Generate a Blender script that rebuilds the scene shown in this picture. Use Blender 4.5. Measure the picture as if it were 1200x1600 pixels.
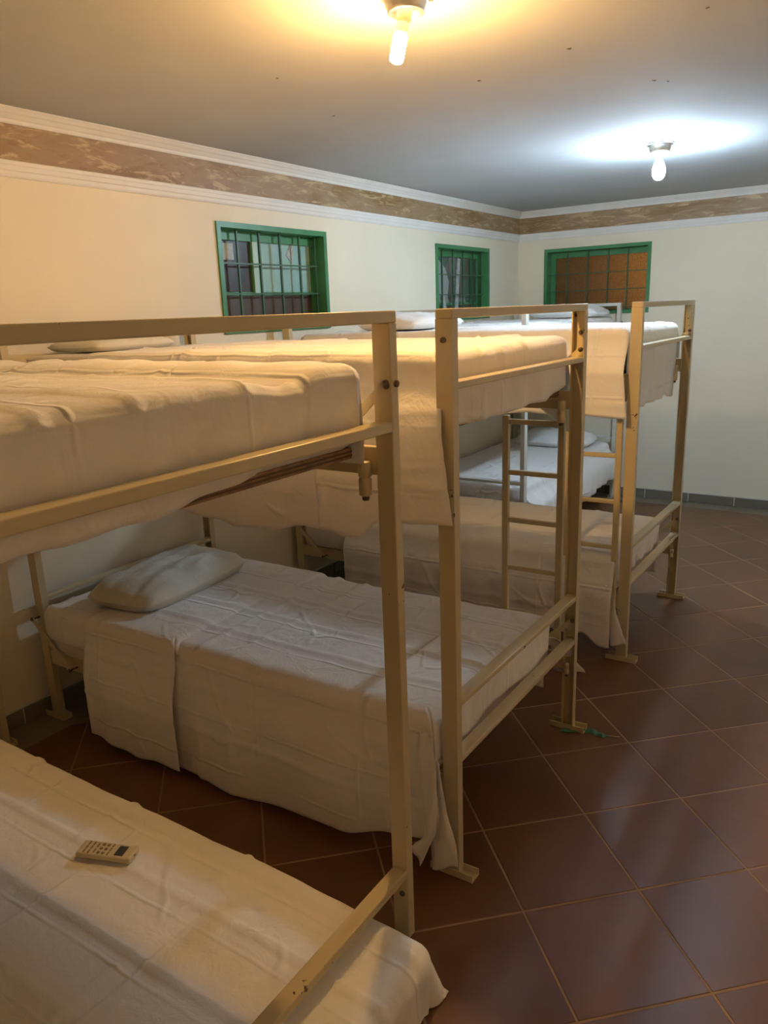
import bpy, bmesh, math, random
from mathutils import Vector, Matrix, noise

# ------------------------------------------------------------------ scene, camera, light
for o in list(bpy.data.objects):
    bpy.data.objects.remove(o, do_unlink=True)
SC = bpy.context.scene
COL = SC.collection
random.seed(7)
PI = math.pi

CAM = Vector((3.0331, -1.7274, 1.6977))
FWD = Vector((-0.54652, 0.79718, -0.25655))
RIGHT = Vector((0.82962, 0.55716, -0.03606))
UP = Vector((-0.11419, 0.23255, 0.96586))
cd = bpy.data.cameras.new('camera')
cam = bpy.data.objects.new('camera', cd)
COL.objects.link(cam)
m = Matrix((RIGHT, UP, -FWD)).transposed().to_4x4()
m.translation = CAM
cam.matrix_world = m
cd.sensor_fit = 'HORIZONTAL'
cd.sensor_width = 36.0
cd.lens = 1177.95 * 36.0 / 1200.0
cd.clip_start = 0.05
SC.camera = cam

world = bpy.data.worlds.new('night')
SC.world = world
world.use_nodes = True
world.node_tree.nodes['Background'].inputs[0].default_value = (0.02, 0.028, 0.045, 1)
world.node_tree.nodes['Background'].inputs[1].default_value = 0.5

SC.view_settings.view_transform = 'Standard'
SC.view_settings.look = 'None'
SC.view_settings.gamma = 1.0
SC.view_settings.exposure = 3.3
SC.view_settings.use_curve_mapping = False

WARM_COL, WARM_STR = (1.0, 0.565, 0.180), 206.0      # the two ceiling bulbs
COOL_COL, COOL_STR = (0.62, 0.82, 1.0), 142.0
STREET_W = 3.6                                    # street lamp outside the back window

XMAX, YMIN, YW, ZC = 3.78, -2.55, 5.04, 2.52          # room: left wall x=0, back wall y=YW
XF = 2.079                                          # foot plane of the bunks
ZFR, ZMT, ZMB = 2.467, 2.330, 2.269                 # frieze top, moulding top and bottom

# ------------------------------------------------------------------ materials
def new_mat(name):
    mt = bpy.data.materials.new(name)
    mt.use_nodes = True
    nt = mt.node_tree
    return mt, nt, nt.nodes['Principled BSDF']

def tex_coord(nt, scale=(1, 1, 1), kind='Object'):
    tc = nt.nodes.new('ShaderNodeTexCoord')
    mp = nt.nodes.new('ShaderNodeMapping')
    mp.inputs['Scale'].default_value = scale
    nt.links.new(tc.outputs[kind], mp.inputs['Vector'])
    return mp.outputs['Vector']

def add_noise(nt, vec, scale, detail=4.0, rough=0.55, dist=0.0):
    n = nt.nodes.new('ShaderNodeTexNoise')
    n.inputs['Scale'].default_value = scale
    n.inputs['Detail'].default_value = detail
    n.inputs['Roughness'].default_value = rough
    n.inputs['Distortion'].default_value = dist
    nt.links.new(vec, n.inputs['Vector'])
    return n.outputs['Fac']

def ramp(nt, fac, stops):
    r = nt.nodes.new('ShaderNodeValToRGB')
    el = r.color_ramp.elements
    while len(el) < len(stops):
        el.new(0.5)
    for e, (p, c) in zip(el, stops):
        e.position = p
        e.color = (c[0], c[1], c[2], 1)
    nt.links.new(fac, r.inputs['Fac'])
    return r.outputs['Color']

def bump(nt, bsdf, height, strength=0.2, dist=0.01):
    b = nt.nodes.new('ShaderNodeBump')
    b.inputs['Strength'].default_value = strength
    b.inputs['Distance'].default_value = dist
    nt.links.new(height, b.inputs['Height'])
    nt.links.new(b.outputs['Normal'], bsdf.inputs['Normal'])

def mottled(name, c1, c2, scale=6.0, rough=0.6, bscale=60.0, bstr=0.1, bdist=0.002, spec=0.5, stretch=(1, 1, 1), lo=0.35, hi=0.65):
    mt, nt, b = new_mat(name)
    v = tex_coord(nt, stretch)
    f = add_noise(nt, v, scale)
    nt.links.new(ramp(nt, f, [(lo, c1), (hi, c2)]), b.inputs['Base Color'])
    b.inputs['Roughness'].default_value = rough
    b.inputs['Specular IOR Level'].default_value = spec
    if bstr > 0:
        bump(nt, b, add_noise(nt, v, bscale), bstr, bdist)
    return mt

def fabric(name, c1, c2, rough=0.85, creased=False):
    mt, nt, b = new_mat(name)
    v = tex_coord(nt)
    f = add_noise(nt, v, 3.0, 3)
    nt.links.new(ramp(nt, f, [(0.3, c1), (0.7, c2)]), b.inputs['Base Color'])
    b.inputs['Roughness'].default_value = rough
    b.inputs['Specular IOR Level'].default_value = 0.25
    b.inputs['Sheen Weight'].default_value = 0.15
    def math_node(op, a, c=None):
        n = nt.nodes.new('ShaderNodeMath'); n.operation = op
        for k, x in enumerate((a, c)):
            if x is None: continue
            if isinstance(x, (int, float)): n.inputs[k].default_value = x
            else: nt.links.new(x, n.inputs[k])
        return n.outputs[0]
    def maprange(x, a, c, d, e):
        n = nt.nodes.new('ShaderNodeMapRange'); n.interpolation_type = 'SMOOTHSTEP'
        for nm, val in (('From Min', a), ('From Max', c), ('To Min', d), ('To Max', e)): n.inputs[nm].default_value = val
        nt.links.new(x, n.inputs['Value'])
        return n.outputs['Result']
    f1 = add_noise(nt, v, 9.0, 5, 0.6, 0.8)
    f2 = add_noise(nt, tex_coord(nt, (1, 0.35, 1)), 60.0, 3)
    h = math_node('ADD', math_node('MULTIPLY', f1, 0.55), math_node('MULTIPLY', f2, 0.10))
    if creased:
        # fold lines left by the folded linen, measured in the cloth's own plane
        uv = tex_coord(nt, (1, 1, 1), 'UV')
        wob = add_noise(nt, uv, 2.2, 3)
        fade = maprange(add_noise(nt, uv, 3.1, 2), 0.38, 0.62, 0.15, 1.0)
        sp = nt.nodes.new('ShaderNodeSeparateXYZ'); nt.links.new(uv, sp.inputs[0])
        total = None
        for ax, per, wid in (('X', 0.43, 0.011), ('Y', 0.185, 0.010)):
            x = math_node('ADD', math_node('DIVIDE', sp.outputs[ax], per), math_node('MULTIPLY', wob, 0.10))
            d = math_node('MULTIPLY', math_node('ABSOLUTE', math_node('SUBTRACT', math_node('FRACT', x), 0.5)), per)
            r = maprange(d, 0.0, wid, 1.0, 0.0)
            total = r if total is None else math_node('MAXIMUM', total, r)
        h = math_node('ADD', h, math_node('MULTIPLY', math_node('MULTIPLY', total, fade), 0.36))
        # crumples
        mpv = nt.nodes.new('ShaderNodeVectorMath'); mpv.operation = 'ADD'
        cn = nt.nodes.new('ShaderNodeTexNoise'); cn.inputs['Scale'].default_value = 2.5
        nt.links.new(uv, cn.inputs['Vector'])
        sc = nt.nodes.new('ShaderNodeVectorMath'); sc.operation = 'SCALE'; sc.inputs['Scale'].default_value = 0.45
        nt.links.new(cn.outputs['Color'], sc.inputs[0]); nt.links.new(uv, mpv.inputs[0]); nt.links.new(sc.outputs[0], mpv.inputs[1])
        vo = nt.nodes.new('ShaderNodeTexVoronoi'); vo.feature = 'DISTANCE_TO_EDGE'; vo.inputs['Scale'].default_value = 4.2
        nt.links.new(mpv.outputs[0], vo.inputs['Vector'])
        cr = maprange(vo.outputs['Distance'], 0.0, 0.10, 1.0, 0.0)
        fade2 = maprange(add_noise(nt, uv, 2.7, 2), 0.45, 0.68, 0.0, 1.0)
        h = math_node('ADD', h, math_node('MULTIPLY', math_node('MULTIPLY', cr, fade2), 0.50))
    bump(nt, b, h, 0.75, 0.012)
    return mt

def enamel(name, c, wear, rough=0.32):
    mt, nt, b = new_mat(name)
    v = tex_coord(nt)
    base = ramp(nt, add_noise(nt, v, 5.0), [(0.3, [x * 0.93 for x in c]), (0.7, c)])
    spots = add_noise(nt, v, 42.0, 2)
    blot = add_noise(nt, v, 3.2, 2)
    mul = nt.nodes.new('ShaderNodeMath'); mul.operation = 'MULTIPLY'
    nt.links.new(spots, mul.inputs[0]); nt.links.new(blot, mul.inputs[1])
    fac = ramp(nt, mul.outputs[0], [(wear, (0, 0, 0)), (wear + 0.02, (1, 1, 1))])
    mix = nt.nodes.new('ShaderNodeMix'); mix.data_type = 'RGBA'
    nt.links.new(fac, mix.inputs['Factor'])
    nt.links.new(base, mix.inputs['A'])
    mix.inputs['B'].default_value = (0.10, 0.045, 0.02, 1)
    nt.links.new(mix.outputs['Result'], b.inputs['Base Color'])
    b.inputs['Roughness'].default_value = rough
    bump(nt, b, add_noise(nt, v, 30.0), 0.08, 0.003)
    return mt

M = {}
M['wall'] = mottled('cream_wall_paint', (0.80, 0.735, 0.585), (0.84, 0.77, 0.615), 2.0, 0.6, 90, 0.12, 0.003, 0.3)
M['ceiling'] = mottled('ceiling_paint', (0.50, 0.51, 0.525), (0.54, 0.55, 0.565), 1.6, 0.9, 70, 0.12, 0.003, 0.1)
M['moulding'] = mottled('white_moulding', (0.76, 0.74, 0.70), (0.80, 0.78, 0.74), 6, 0.5, 80, 0.06)
M['grout'] = mottled('pale_grout', (0.42, 0.28, 0.17), (0.30, 0.19, 0.11), 3, 0.8, 120, 0.2)
M['joint'] = mottled('white_joint', (0.62, 0.60, 0.54), (0.55, 0.52, 0.46), 9, 0.8, 120, 0.2)
M['skirting'] = mottled('grey_skirting_tile', (0.17, 0.155, 0.115), (0.22, 0.20, 0.15), 5, 0.4, 60, 0.08)
M['border'] = mottled('grey_border_tile', (0.20, 0.165, 0.115), (0.25, 0.21, 0.15), 5, 0.4, 60, 0.08)
M['frame'] = enamel('ivory_enamel', (0.62, 0.515, 0.315), 0.435)
M['frame_white'] = enamel('white_enamel', (0.70, 0.68, 0.60), 0.48)
M['sheet'] = fabric('white_cotton', (0.83, 0.80, 0.775), (0.87, 0.84, 0.815), creased=True)
M['mattress'] = fabric('mattress_cover', (0.66, 0.60, 0.56), (0.70, 0.64, 0.60))
M['pillow'] = fabric('pillow_cotton', (0.62, 0.61, 0.54), (0.68, 0.67, 0.60))
M['pillow_white'] = fabric('pillow_white_cotton', (0.74, 0.74, 0.72), (0.80, 0.80, 0.78))
M['green'] = mottled('green_enamel', (0.05, 0.21, 0.085), (0.065, 0.255, 0.11), 7, 0.38, 50, 0.08)
M['bar'] = mottled('dark_green_bar', (0.035, 0.10, 0.05), (0.05, 0.13, 0.07), 9, 0.4, 50, 0.05)
M['dark_pane'] = mottled('dark_window_screen', (0.042, 0.034, 0.034), (0.06, 0.05, 0.048), 14, 0.3, 200, 0.1)
M['brown_pane'] = mottled('brown_window_panel', (0.075, 0.05, 0.04), (0.10, 0.065, 0.05), 8, 0.35, 150, 0.1)
M['teal_pane'] = mottled('pale_teal_pane', (0.29, 0.49, 0.45), (0.38, 0.57, 0.53), 5, 0.25, 9, 0.15, 0.004)  # the glass's reflection is put into this pale base colour
M['pale_pane'] = mottled('pale_paper_and_reflection', (0.32, 0.36, 0.36), (0.52, 0.56, 0.56), 40, 0.5, 60, 0.1)  # paper scraps, also the painted reflection on window 1's dark pane
M['pale_stile'] = mottled('pale_green_stile', (0.40, 0.58, 0.46), (0.48, 0.66, 0.54), 9, 0.4, 60, 0.05)
M['chrome'] = mottled('chrome', (0.80, 0.78, 0.74), (0.85, 0.83, 0.79), 9, 0.3, 40, 0.02)
for mt in (M['chrome'],):
    mt.node_tree.nodes['Principled BSDF'].inputs['Metallic'].default_value = 1.0
M['porcelain'] = mottled('socket_porcelain', (0.42, 0.36, 0.28), (0.5, 0.43, 0.34), 9, 0.4, 40, 0.02)
M['plastic_base'] = mottled('bulb_base_plastic', (0.75, 0.72, 0.66), (0.8, 0.77, 0.7), 9, 0.4, 40, 0.02)
M['steel'] = mottled('rusty_bolt_steel', (0.08, 0.05, 0.035), (0.16, 0.11, 0.07), 60, 0.5, 90, 0.2)
M['string'] = mottled('green_plastic_strip', (0.03, 0.16, 0.10), (0.05, 0.24, 0.15), 25, 0.4, 90, 0.3)
M['twig'] = mottled('pale_straw', (0.42, 0.32, 0.18), (0.5, 0.38, 0.22), 25, 0.6, 90, 0.3)
M['remote'] = mottled('cream_remote_plastic', (0.60, 0.50, 0.30), (0.66, 0.55, 0.34), 9, 0.4, 60, 0.05)
M['screen'] = mottled('grey_lcd', (0.06, 0.06, 0.055), (0.085, 0.08, 0.075), 20, 0.2, 60, 0.02)
M['button'] = mottled('brown_button', (0.24, 0.17, 0.08), (0.30, 0.21, 0.11), 20, 0.5, 60, 0.05)
M['mark'] = mottled('ceiling_mark', (0.10, 0.07, 0.05), (0.16, 0.12, 0.09), 30, 0.8, 60, 0.05)

def tile_material():
    mt, nt, b = new_mat('terracotta_tile')
    oi = nt.nodes.new('ShaderNodeObjectInfo')
    tc = nt.nodes.new('ShaderNodeTexCoord')
    ad = nt.nodes.new('ShaderNodeVectorMath'); ad.operation = 'ADD'
    nt.links.new(tc.outputs['Object'], ad.inputs[0]); nt.links.new(oi.outputs['Location'], ad.inputs[1])
    f = add_noise(nt, ad.outputs[0], 3.2, 6, 0.6, 0.4)
    c = ramp(nt, f, [(0.25, (0.132, 0.052, 0.021)), (0.5, (0.165, 0.069, 0.029)), (0.78, (0.205, 0.092, 0.042))])
    hs = nt.nodes.new('ShaderNodeHueSaturation')
    mr = nt.nodes.new('ShaderNodeMapRange')
    mr.inputs['To Min'].default_value = 0.88; mr.inputs['To Max'].default_value = 1.1
    nt.links.new(oi.outputs['Random'], mr.inputs['Value'])
    nt.links.new(mr.outputs['Result'], hs.inputs['Value'])
    nt.links.new(c, hs.inputs['Color'])
    nt.links.new(hs.outputs['Color'], b.inputs['Base Color'])
    rr = nt.nodes.new('ShaderNodeMapRange')
    rr.inputs['To Min'].default_value = 0.30; rr.inputs['To Max'].default_value = 0.48
    nt.links.new(f, rr.inputs['Value'])
    nt.links.new(rr.outputs['Result'], b.inputs['Roughness'])
    b.inputs['Specular IOR Level'].default_value = 0.5
    bump(nt, b, add_noise(nt, ad.outputs[0], 24.0, 4), 0.12, 0.004)
    return mt
M['tile'] = tile_material()

def frieze_material():
    mt, nt, b = new_mat('aged_painted_frieze')
    v = tex_coord(nt, (1, 1, 3.2))
    f = add_noise(nt, v, 2.6, 7, 0.62, 0.8)
    c = ramp(nt, f, [(0.28, (0.21, 0.120, 0.045)), (0.42, (0.30, 0.185, 0.085)), (0.52, (0.36, 0.25, 0.145)),
                     (0.62, (0.32, 0.205, 0.115)), (0.72, (0.48, 0.36, 0.20))])
    v2 = tex_coord(nt, (1, 1, 5.0))
    f2 = add_noise(nt, v2, 5.0, 9, 0.72, 1.2)
    k = ramp(nt, f2, [(0.53, (0, 0, 0)), (0.62, (1, 1, 1))])
    mix = nt.nodes.new('ShaderNodeMix'); mix.data_type = 'RGBA'
    nt.links.new(k, mix.inputs['Factor']); nt.links.new(c, mix.inputs['A'])
    mix.inputs['B'].default_value = (0.55, 0.41, 0.23, 1)
    nt.links.new(mix.outputs['Result'], b.inputs['Base Color'])
    b.inputs['Roughness'].default_value = 0.5
    bump(nt, b, f2, 0.2, 0.006)
    return mt
M['frieze'] = frieze_material()

def ply_material():
    mt, nt, b = new_mat('plywood')
    v = tex_coord(nt, (0.4, 6.0, 9.0))
    c = ramp(nt, add_noise(nt, v, 4.0, 6), [(0.3, (0.13, 0.065, 0.025)), (0.55, (0.32, 0.18, 0.075)), (0.75, (0.42, 0.26, 0.12))])
    nt.links.new(c, b.inputs['Base Color'])
    b.inputs['Roughness'].default_value = 0.6
    return mt
M['ply'] = ply_material()
M['ply_dark'] = mottled('plywood_dark_veneer', (0.09, 0.045, 0.018), (0.15, 0.08, 0.032), 9, 0.6, 80, 0.1)

def amber_material():
    mt, nt, b = new_mat('amber_pebbled_glass')
    v = tex_coord(nt)
    vo = nt.nodes.new('ShaderNodeTexVoronoi')
    vo.inputs['Scale'].default_value = 95.0
    nt.links.new(v, vo.inputs['Vector'])
    c = ramp(nt, vo.outputs['Distance'], [(0.1, (0.66, 0.46, 0.21)), (0.55, (0.38, 0.25, 0.11))])
    tr = nt.nodes.new('ShaderNodeBsdfTranslucent')
    nt.links.new(c, tr.inputs['Color'])
    b.inputs['Base Color'].default_value = (0.17, 0.10, 0.05, 1)
    b.inputs['Roughness'].default_value = 0.25
    bump(nt, b, vo.outputs['Distance'], 0.5, 0.004)
    mx = nt.nodes.new('ShaderNodeMixShader')
    mx.inputs[0].default_value = 0.6
    nt.links.new(b.outputs[0], mx.inputs[1]); nt.links.new(tr.outputs[0], mx.inputs[2])
    nt.links.new(mx.outputs[0], nt.nodes['Material Output'].inputs['Surface'])
    return mt
M['amber'] = amber_material()

def mosaic_pane_material():
    mt, nt, b = new_mat('patchy_pale_pane')
    v = tex_coord(nt)
    vo = nt.nodes.new('ShaderNodeTexVoronoi')
    vo.inputs['Scale'].default_value = 4.2
    nt.links.new(v, vo.inputs['Vector'])
    c = ramp(nt, vo.outputs['Color'], [(0.30, (0.09, 0.15, 0.12)), (0.42, (0.20, 0.29, 0.26)), (0.55, (0.40, 0.45, 0.45)), (0.8, (0.13, 0.13, 0.11))])  # pale, teal and dark patches painted into the pane colour
    nt.links.new(c, b.inputs['Base Color'])
    b.inputs['Roughness'].default_value = 0.2
    bump(nt, b, add_noise(nt, v, 7.0), 0.15, 0.004)
    return mt
M['mosaic'] = mosaic_pane_material()

def glow(name, col, strength):
    mt, nt, b = new_mat(name)
    b.inputs['Base Color'].default_value = (0.9, 0.9, 0.9, 1)
    b.inputs['Emission Color'].default_value = (*col, 1)
    # a bulb throws less light back towards its cap than forwards
    g = nt.nodes.new('ShaderNodeNewGeometry')
    sp = nt.nodes.new('ShaderNodeSeparateXYZ')
    mr = nt.nodes.new('ShaderNodeMapRange')
    mr.inputs['From Min'].default_value = -0.3; mr.inputs['From Max'].default_value = 0.6
    mr.inputs['To Min'].default_value = strength; mr.inputs['To Max'].default_value = strength * 0.15
    nt.links.new(g.outputs['Normal'], sp.inputs[0]); nt.links.new(sp.outputs['Z'], mr.inputs['Value'])
    nt.links.new(mr.outputs['Result'], b.inputs['Emission Strength'])
    return mt
M['warm'] = glow('warm_bulb', WARM_COL, WARM_STR)
M['cool'] = glow('cool_bulb', COOL_COL, COOL_STR)

# ------------------------------------------------------------------ mesh helpers
class MB:
    """collects world-space geometry, build() links it as one mesh object"""
    def __init__(self):
        self.v = []; self.f = []; self.s = []; self.uv = {}
    def add(self, vs, fs, smooth=False):
        o = len(self.v)
        self.v += [tuple(p) for p in vs]
        self.f += [tuple(i + o for i in f) for f in fs]
        self.s += [smooth] * len(fs)
        return self
    def box(self, x0, x1, y0, y1, z0, z1, bev=0.0):
        if x1 < x0: x0, x1 = x1, x0
        if y1 < y0: y0, y1 = y1, y0
        if z1 < z0: z0, z1 = z1, z0
        if bev <= 0:
            vs = [(x, y, z) for x in (x0, x1) for y in (y0, y1) for z in (z0, z1)]
            fs = [(0, 1, 3, 2), (4, 6, 7, 5), (0, 4, 5, 1), (2, 3, 7, 6), (0, 2, 6, 4), (1, 5, 7, 3)]
            return self.add(vs, fs)
        bm = bmesh.new()
        bmesh.ops.create_cube(bm, size=1.0)
        for v in bm.verts:
            v.co = ((x0 + x1) / 2 + v.co.x * (x1 - x0), (y0 + y1) / 2 + v.co.y * (y1 - y0), (z0 + z1) / 2 + v.co.z * (z1 - z0))
        b = min(bev, 0.45 * min(x1 - x0, y1 - y0, z1 - z0))
        bmesh.ops.bevel(bm, geom=bm.edges[:], offset=b, segments=2, affect='EDGES', profile=0.5)
        bm.verts.index_update()
        self.add([v.co[:] for v in bm.verts], [[v.index for v in f.verts] for f in bm.faces])
        bm.free()
        return self
    def beam(self, a, b, w, t, up=(0, 0, 1)):
        a = Vector(a); b = Vector(b); d = (b - a).normalized()
        s = d.cross(Vector(up))
        if s.length < 1e-5: s = d.cross(Vector((1, 0, 0)))
        s.normalize(); n = s.cross(d).normalized()
        vs = []
        for p in (a, b):
            for i, j in ((-1, -1), (1, -1), (1, 1), (-1, 1)):
                vs.append(p + s * (i * w / 2) + n * (j * t / 2))
        fs = [(0, 1, 2, 3), (7, 6, 5, 4)] + [(i, i + 4, (i + 1) % 4 + 4, (i + 1) % 4) for i in range(4)]
        return self.add(vs, fs)
    def lathe(self, prof, seg=28, origin=(0, 0, 0), axis=(0, 0, 1), cap=True):
        """prof: (radius, height) pairs along the axis"""
        o = Vector(origin); z = Vector(axis).normalized()
        x = z.orthogonal().normalized(); y = z.cross(x)
        vs = []; fs = []
        for r, h in prof:
            for k in range(seg):
                a = 2 * PI * k / seg
                vs.append(o + z * h + x * (r * math.cos(a)) + y * (r * math.sin(a)))
        n = len(prof)
        for i in range(n - 1):
            for k in range(seg):
                k2 = (k + 1) % seg
                fs.append((i * seg + k, i * seg + k2, (i + 1) * seg + k2, (i + 1) * seg + k))
        if cap:
            fs.append(tuple(reversed(range(seg))))
            fs.append(tuple(range((n - 1) * seg, n * seg)))
        return self.add(vs, fs, True)
    def grid(self, P, smooth=True, uv=None):
        """P: dict (i,j)->point; quads wherever the four corners exist"""
        ids = {}; vs = []
        for k, p in P.items():
            ids[k] = len(vs); vs.append(p)
        if uv:
            for k in P: self.uv[len(self.v) + ids[k]] = uv[k]
        fs = []
        for (i, j) in P:
            q = ((i, j), (i + 1, j), (i + 1, j + 1), (i, j + 1))
            if all(c in ids for c in q):
                fs.append(tuple(ids[c] for c in q))
        return self.add(vs, fs, smooth)
    def xf(self, fn):
        self.v = [tuple(fn(p)) for p in self.v]
        return self
    def build(self, name, mat, parent=None, flip=False, label=None):
        me = bpy.data.meshes.new(name)
        org = ORG.get(parent.name, Vector((0, 0, 0))) if parent is not None else Vector((0, 0, 0))
        fs = [tuple(reversed(f)) for f in self.f] if flip else self.f
        me.from_pydata([tuple(Vector(p) - org) for p in self.v], [], fs)
        me.polygons.foreach_set('use_smooth', self.s)
        me.materials.append(mat if not isinstance(mat, str) else M[mat])
        if self.uv:
            lay = me.uv_layers.new(name='cloth')
            for lp in me.loops:
                lay.data[lp.index].uv = self.uv.get(lp.vertex_index, (0.09, 0.09))
        me.update()
        bm = bmesh.new(); bm.from_mesh(me)
        if not any(self.s):
            bmesh.ops.recalc_face_normals(bm, faces=bm.faces)
        bm.to_mesh(me); bm.free()
        o = bpy.data.objects.new(name, me)
        COL.objects.link(o)
        if parent is not None:
            o.parent = parent
            ORG[o.name] = org
        if label: o['label'] = label
        return o

ORG = {}
def thing(name, loc, label, cat, group=None):
    o = bpy.data.objects.new(name, None)
    o.empty_display_size = 0.05
    COL.objects.link(o)
    o.location = loc
    ORG[o.name] = Vector(loc)
    tag(o, label, cat, group)
    return o
def tag(o, label, cat, group=None):
    o['label'] = label; o['category'] = cat
    if group: o['group'] = group
    return o
def centre_origin(o):
    """move a top-level mesh's origin to the bottom centre of its bounds"""
    me = o.data
    xs = [v.co for v in me.vertices]
    c = Vector(((min(p.x for p in xs) + max(p.x for p in xs)) / 2, (min(p.y for p in xs) + max(p.y for p in xs)) / 2, min(p.z for p in xs)))
    me.transform(Matrix.Translation(-c))
    o.location = c
    ORG[o.name] = c
    return o
def struct(o, label=None, cat=None):
    o['kind'] = 'structure'
    if label: o['label'] = label
    if cat: o['category'] = cat
    return o

# ------------------------------------------------------------------ room shell
T = 0.16
WIN_Z0, WIN_Z1 = 1.612, 2.184
W1, W2, W3 = (1.245, 2.165), (3.512, 4.418), (0.256, 1.198)

def wall_with_holes(fix, along0, along1, holes, axis):
    mb = MB()
    def bx(a0, a1, z0, z1):
        if axis == 'y': mb.box(-T, 0, a0, a1, z0, z1)
        else: mb.box(a0, a1, YW, YW + T, z0, z1)
    bx(along0, along1, -0.02, WIN_Z0)
    bx(along0, along1, WIN_Z1, ZC + 0.1)
    e = along0
    for a, b in holes:
        bx(e, a, WIN_Z0, WIN_Z1); e = b
    bx(e, along1, WIN_Z0, WIN_Z1)
    return mb
struct(wall_with_holes(0, YMIN, YW + T, [W1, W2], 'y').build('wall_left', 'wall'), 'cream painted wall behind the bunk heads with two green windows', 'wall')
struct(wall_with_holes(0, 0.0, XMAX + T, [W3], 'x').build('wall_back', 'wall'), 'pale cream far wall with one green window of amber glass', 'wall')
struct(MB().box(XMAX, XMAX + T, YMIN, YW, -0.02, ZC + 0.1).build('wall_right', 'wall'), 'cream wall on the side away from the bunks', 'wall')
struct(MB().box(0, XMAX + T, YMIN - T, YMIN, -0.02, ZC + 0.1).build('wall_front', 'wall'), 'cream wall behind the viewer', 'wall')
ceil_o = struct(MB().box(0, XMAX, YMIN, YW, ZC, ZC + 0.1).build('ceiling', 'ceiling'), 'plain painted ceiling with two bare bulbs', 'ceiling')
floor_o = struct(MB().box(0, XMAX, YMIN, YW, -0.06, -0.0014).build('floor', 'grout'), 'dark reddish brown tiled floor laid diagonally', 'floor')

for (x, y, r) in ((1.062, 0.574, 0.006), (0.885, 1.135, 0.007), (1.603, 1.095, 0.007), (1.998, 0.97, 0.008), (2.12, 1.55, 0.007), (2.16, 1.60, 0.006), (2.446, 0.892, 0.006)):
    mk = MB()
    pts = [(x + r * random.uniform(.4, 1.4) * math.cos(k * PI / 4), y + r * random.uniform(.4, 1.4) * math.sin(k * PI / 4)) for k in range(8)]
    mk.add([(a, b, ZC - 0.0015) for a, b in pts] + [(a, b, ZC) for a, b in pts], [tuple(range(8))] + [(i, (i + 1) % 8, 8 + (i + 1) % 8, 8 + i) for i in range(8)])
    mk.build('insect_mark', 'mark', ceil_o)

# floor tiles at 45 degrees, clipped to a grey border that runs along the walls
BORD = 0.20
def clip(poly, a, b, c):                       # keep a*x+b*y<=c
    out = []
    for i, p in enumerate(poly):
        q = poly[(i + 1) % len(poly)]
        dp = a * p[0] + b * p[1] - c; dq = a * q[0] + b * q[1] - c
        if dp <= 0: out.append(p)
        if dp * dq < 0:
            t = dp / (dp - dq)
            out.append((p[0] + t * (q[0] - p[0]), p[1] + t * (q[1] - p[1])))
    return out
def prism_mesh(name, poly, z0, z1, mat, bev=0.0025):
    n = len(poly)
    cx = sum(p[0] for p in poly) / n; cy = sum(p[1] for p in poly) / n
    def ins(p):
        d = math.hypot(p[0] - cx, p[1] - cy)
        k = max(0.0, 1 - bev * 1.4 / max(d, 1e-6))
        return (cx + (p[0] - cx) * k, cy + (p[1] - cy) * k)
    vs = [(p[0], p[1], z0) for p in poly] + [(p[0], p[1], z1 - bev * 0.6) for p in poly] + [(*ins(p), z1) for p in poly]
    fs = [tuple(range(2 * n, 3 * n))]
    for i in range(n):
        j = (i + 1) % n
        fs += [(i, j, n + j, n + i), (n + i, n + j, 2 * n + j, 2 * n + i)]
    me = bpy.data.meshes.new(name)
    me.from_pydata(vs, [], fs); me.materials.append(M[mat]); me.update()
    return me
HD = 0.2575; JT = 0.0038
full = [(HD - JT, 0), (0, HD - JT), (-(HD - JT), 0), (0, -(HD - JT))]
full_me = prism_mesh('tile', full, -0.006, 0.0, 'tile')
def place(name, me, loc, parent):
    o = bpy.data.objects.new(name, me)
    COL.objects.link(o); o.parent = parent; o.location = loc
    return o
TX0, TX1, TY0, TY1 = BORD, XMAX - 0.02, -2.2, YW - BORD
for i in range(-9, 13):
    for j in range(-12, 22):
        if (i + j) % 2: continue
        # tile centres sit one half-diagonal off the measured joint crossings
        cx = 2.046 + HD * (i + 1); cy = 0.233 + HD * j
        poly = [(cx + a, cy + b) for a, b in full]
        q = clip(clip(clip(clip(poly, -1, 0, -TX0), 1, 0, TX1), 0, -1, -TY0), 0, 1, TY1)
        if len(q) < 3: continue
        area = abs(sum(q[k][0] * q[(k + 1) % len(q)][1] - q[(k + 1) % len(q)][0] * q[k][1] for k in range(len(q)))) / 2
        if area < 0.004: continue
        z = random.uniform(-0.0006, 0.0)
        if len(q) == 4 and area > 0.99 * 2 * (HD - JT) ** 2:
            place('tile', full_me, (cx, cy, z), floor_o)
        else:
            place('tile', prism_mesh('tile', [(a - cx, b - cy) for a, b in q], -0.006, 0.0, 'tile'), (cx, cy, z), floor_o)

# grey border tiles on the floor and skirting tiles on the wall
PITCH = 0.371
def rect_mesh(name, lx, ly, z0, z1, mat, bev=0.002):
    return prism_mesh(name, [(lx / 2, ly / 2), (-lx / 2, ly / 2), (-lx / 2, -ly / 2), (lx / 2, -ly / 2)], z0, z1, mat, bev)
bx_me = rect_mesh('border_tile', PITCH - 0.005, BORD - 0.006, -0.006, -0.0004, 'border')
by_me = rect_mesh('border_tile', BORD - 0.006, PITCH - 0.005, -0.006, -0.0004, 'border')
x = 1.252 - 3 * PITCH
while x < XMAX - 0.2:
    if x + PITCH / 2 > BORD: place('border_tile', bx_me, (x + PITCH / 2, YW - BORD / 2 - 0.006, 0), floor_o)
    x += PITCH
y = YW - 0.008 - PITCH
while y > -2.2:
    place('border_tile', by_me, (BORD / 2 + 0.004, y + PITCH / 2, 0), floor_o)
    y -= PITCH
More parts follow.
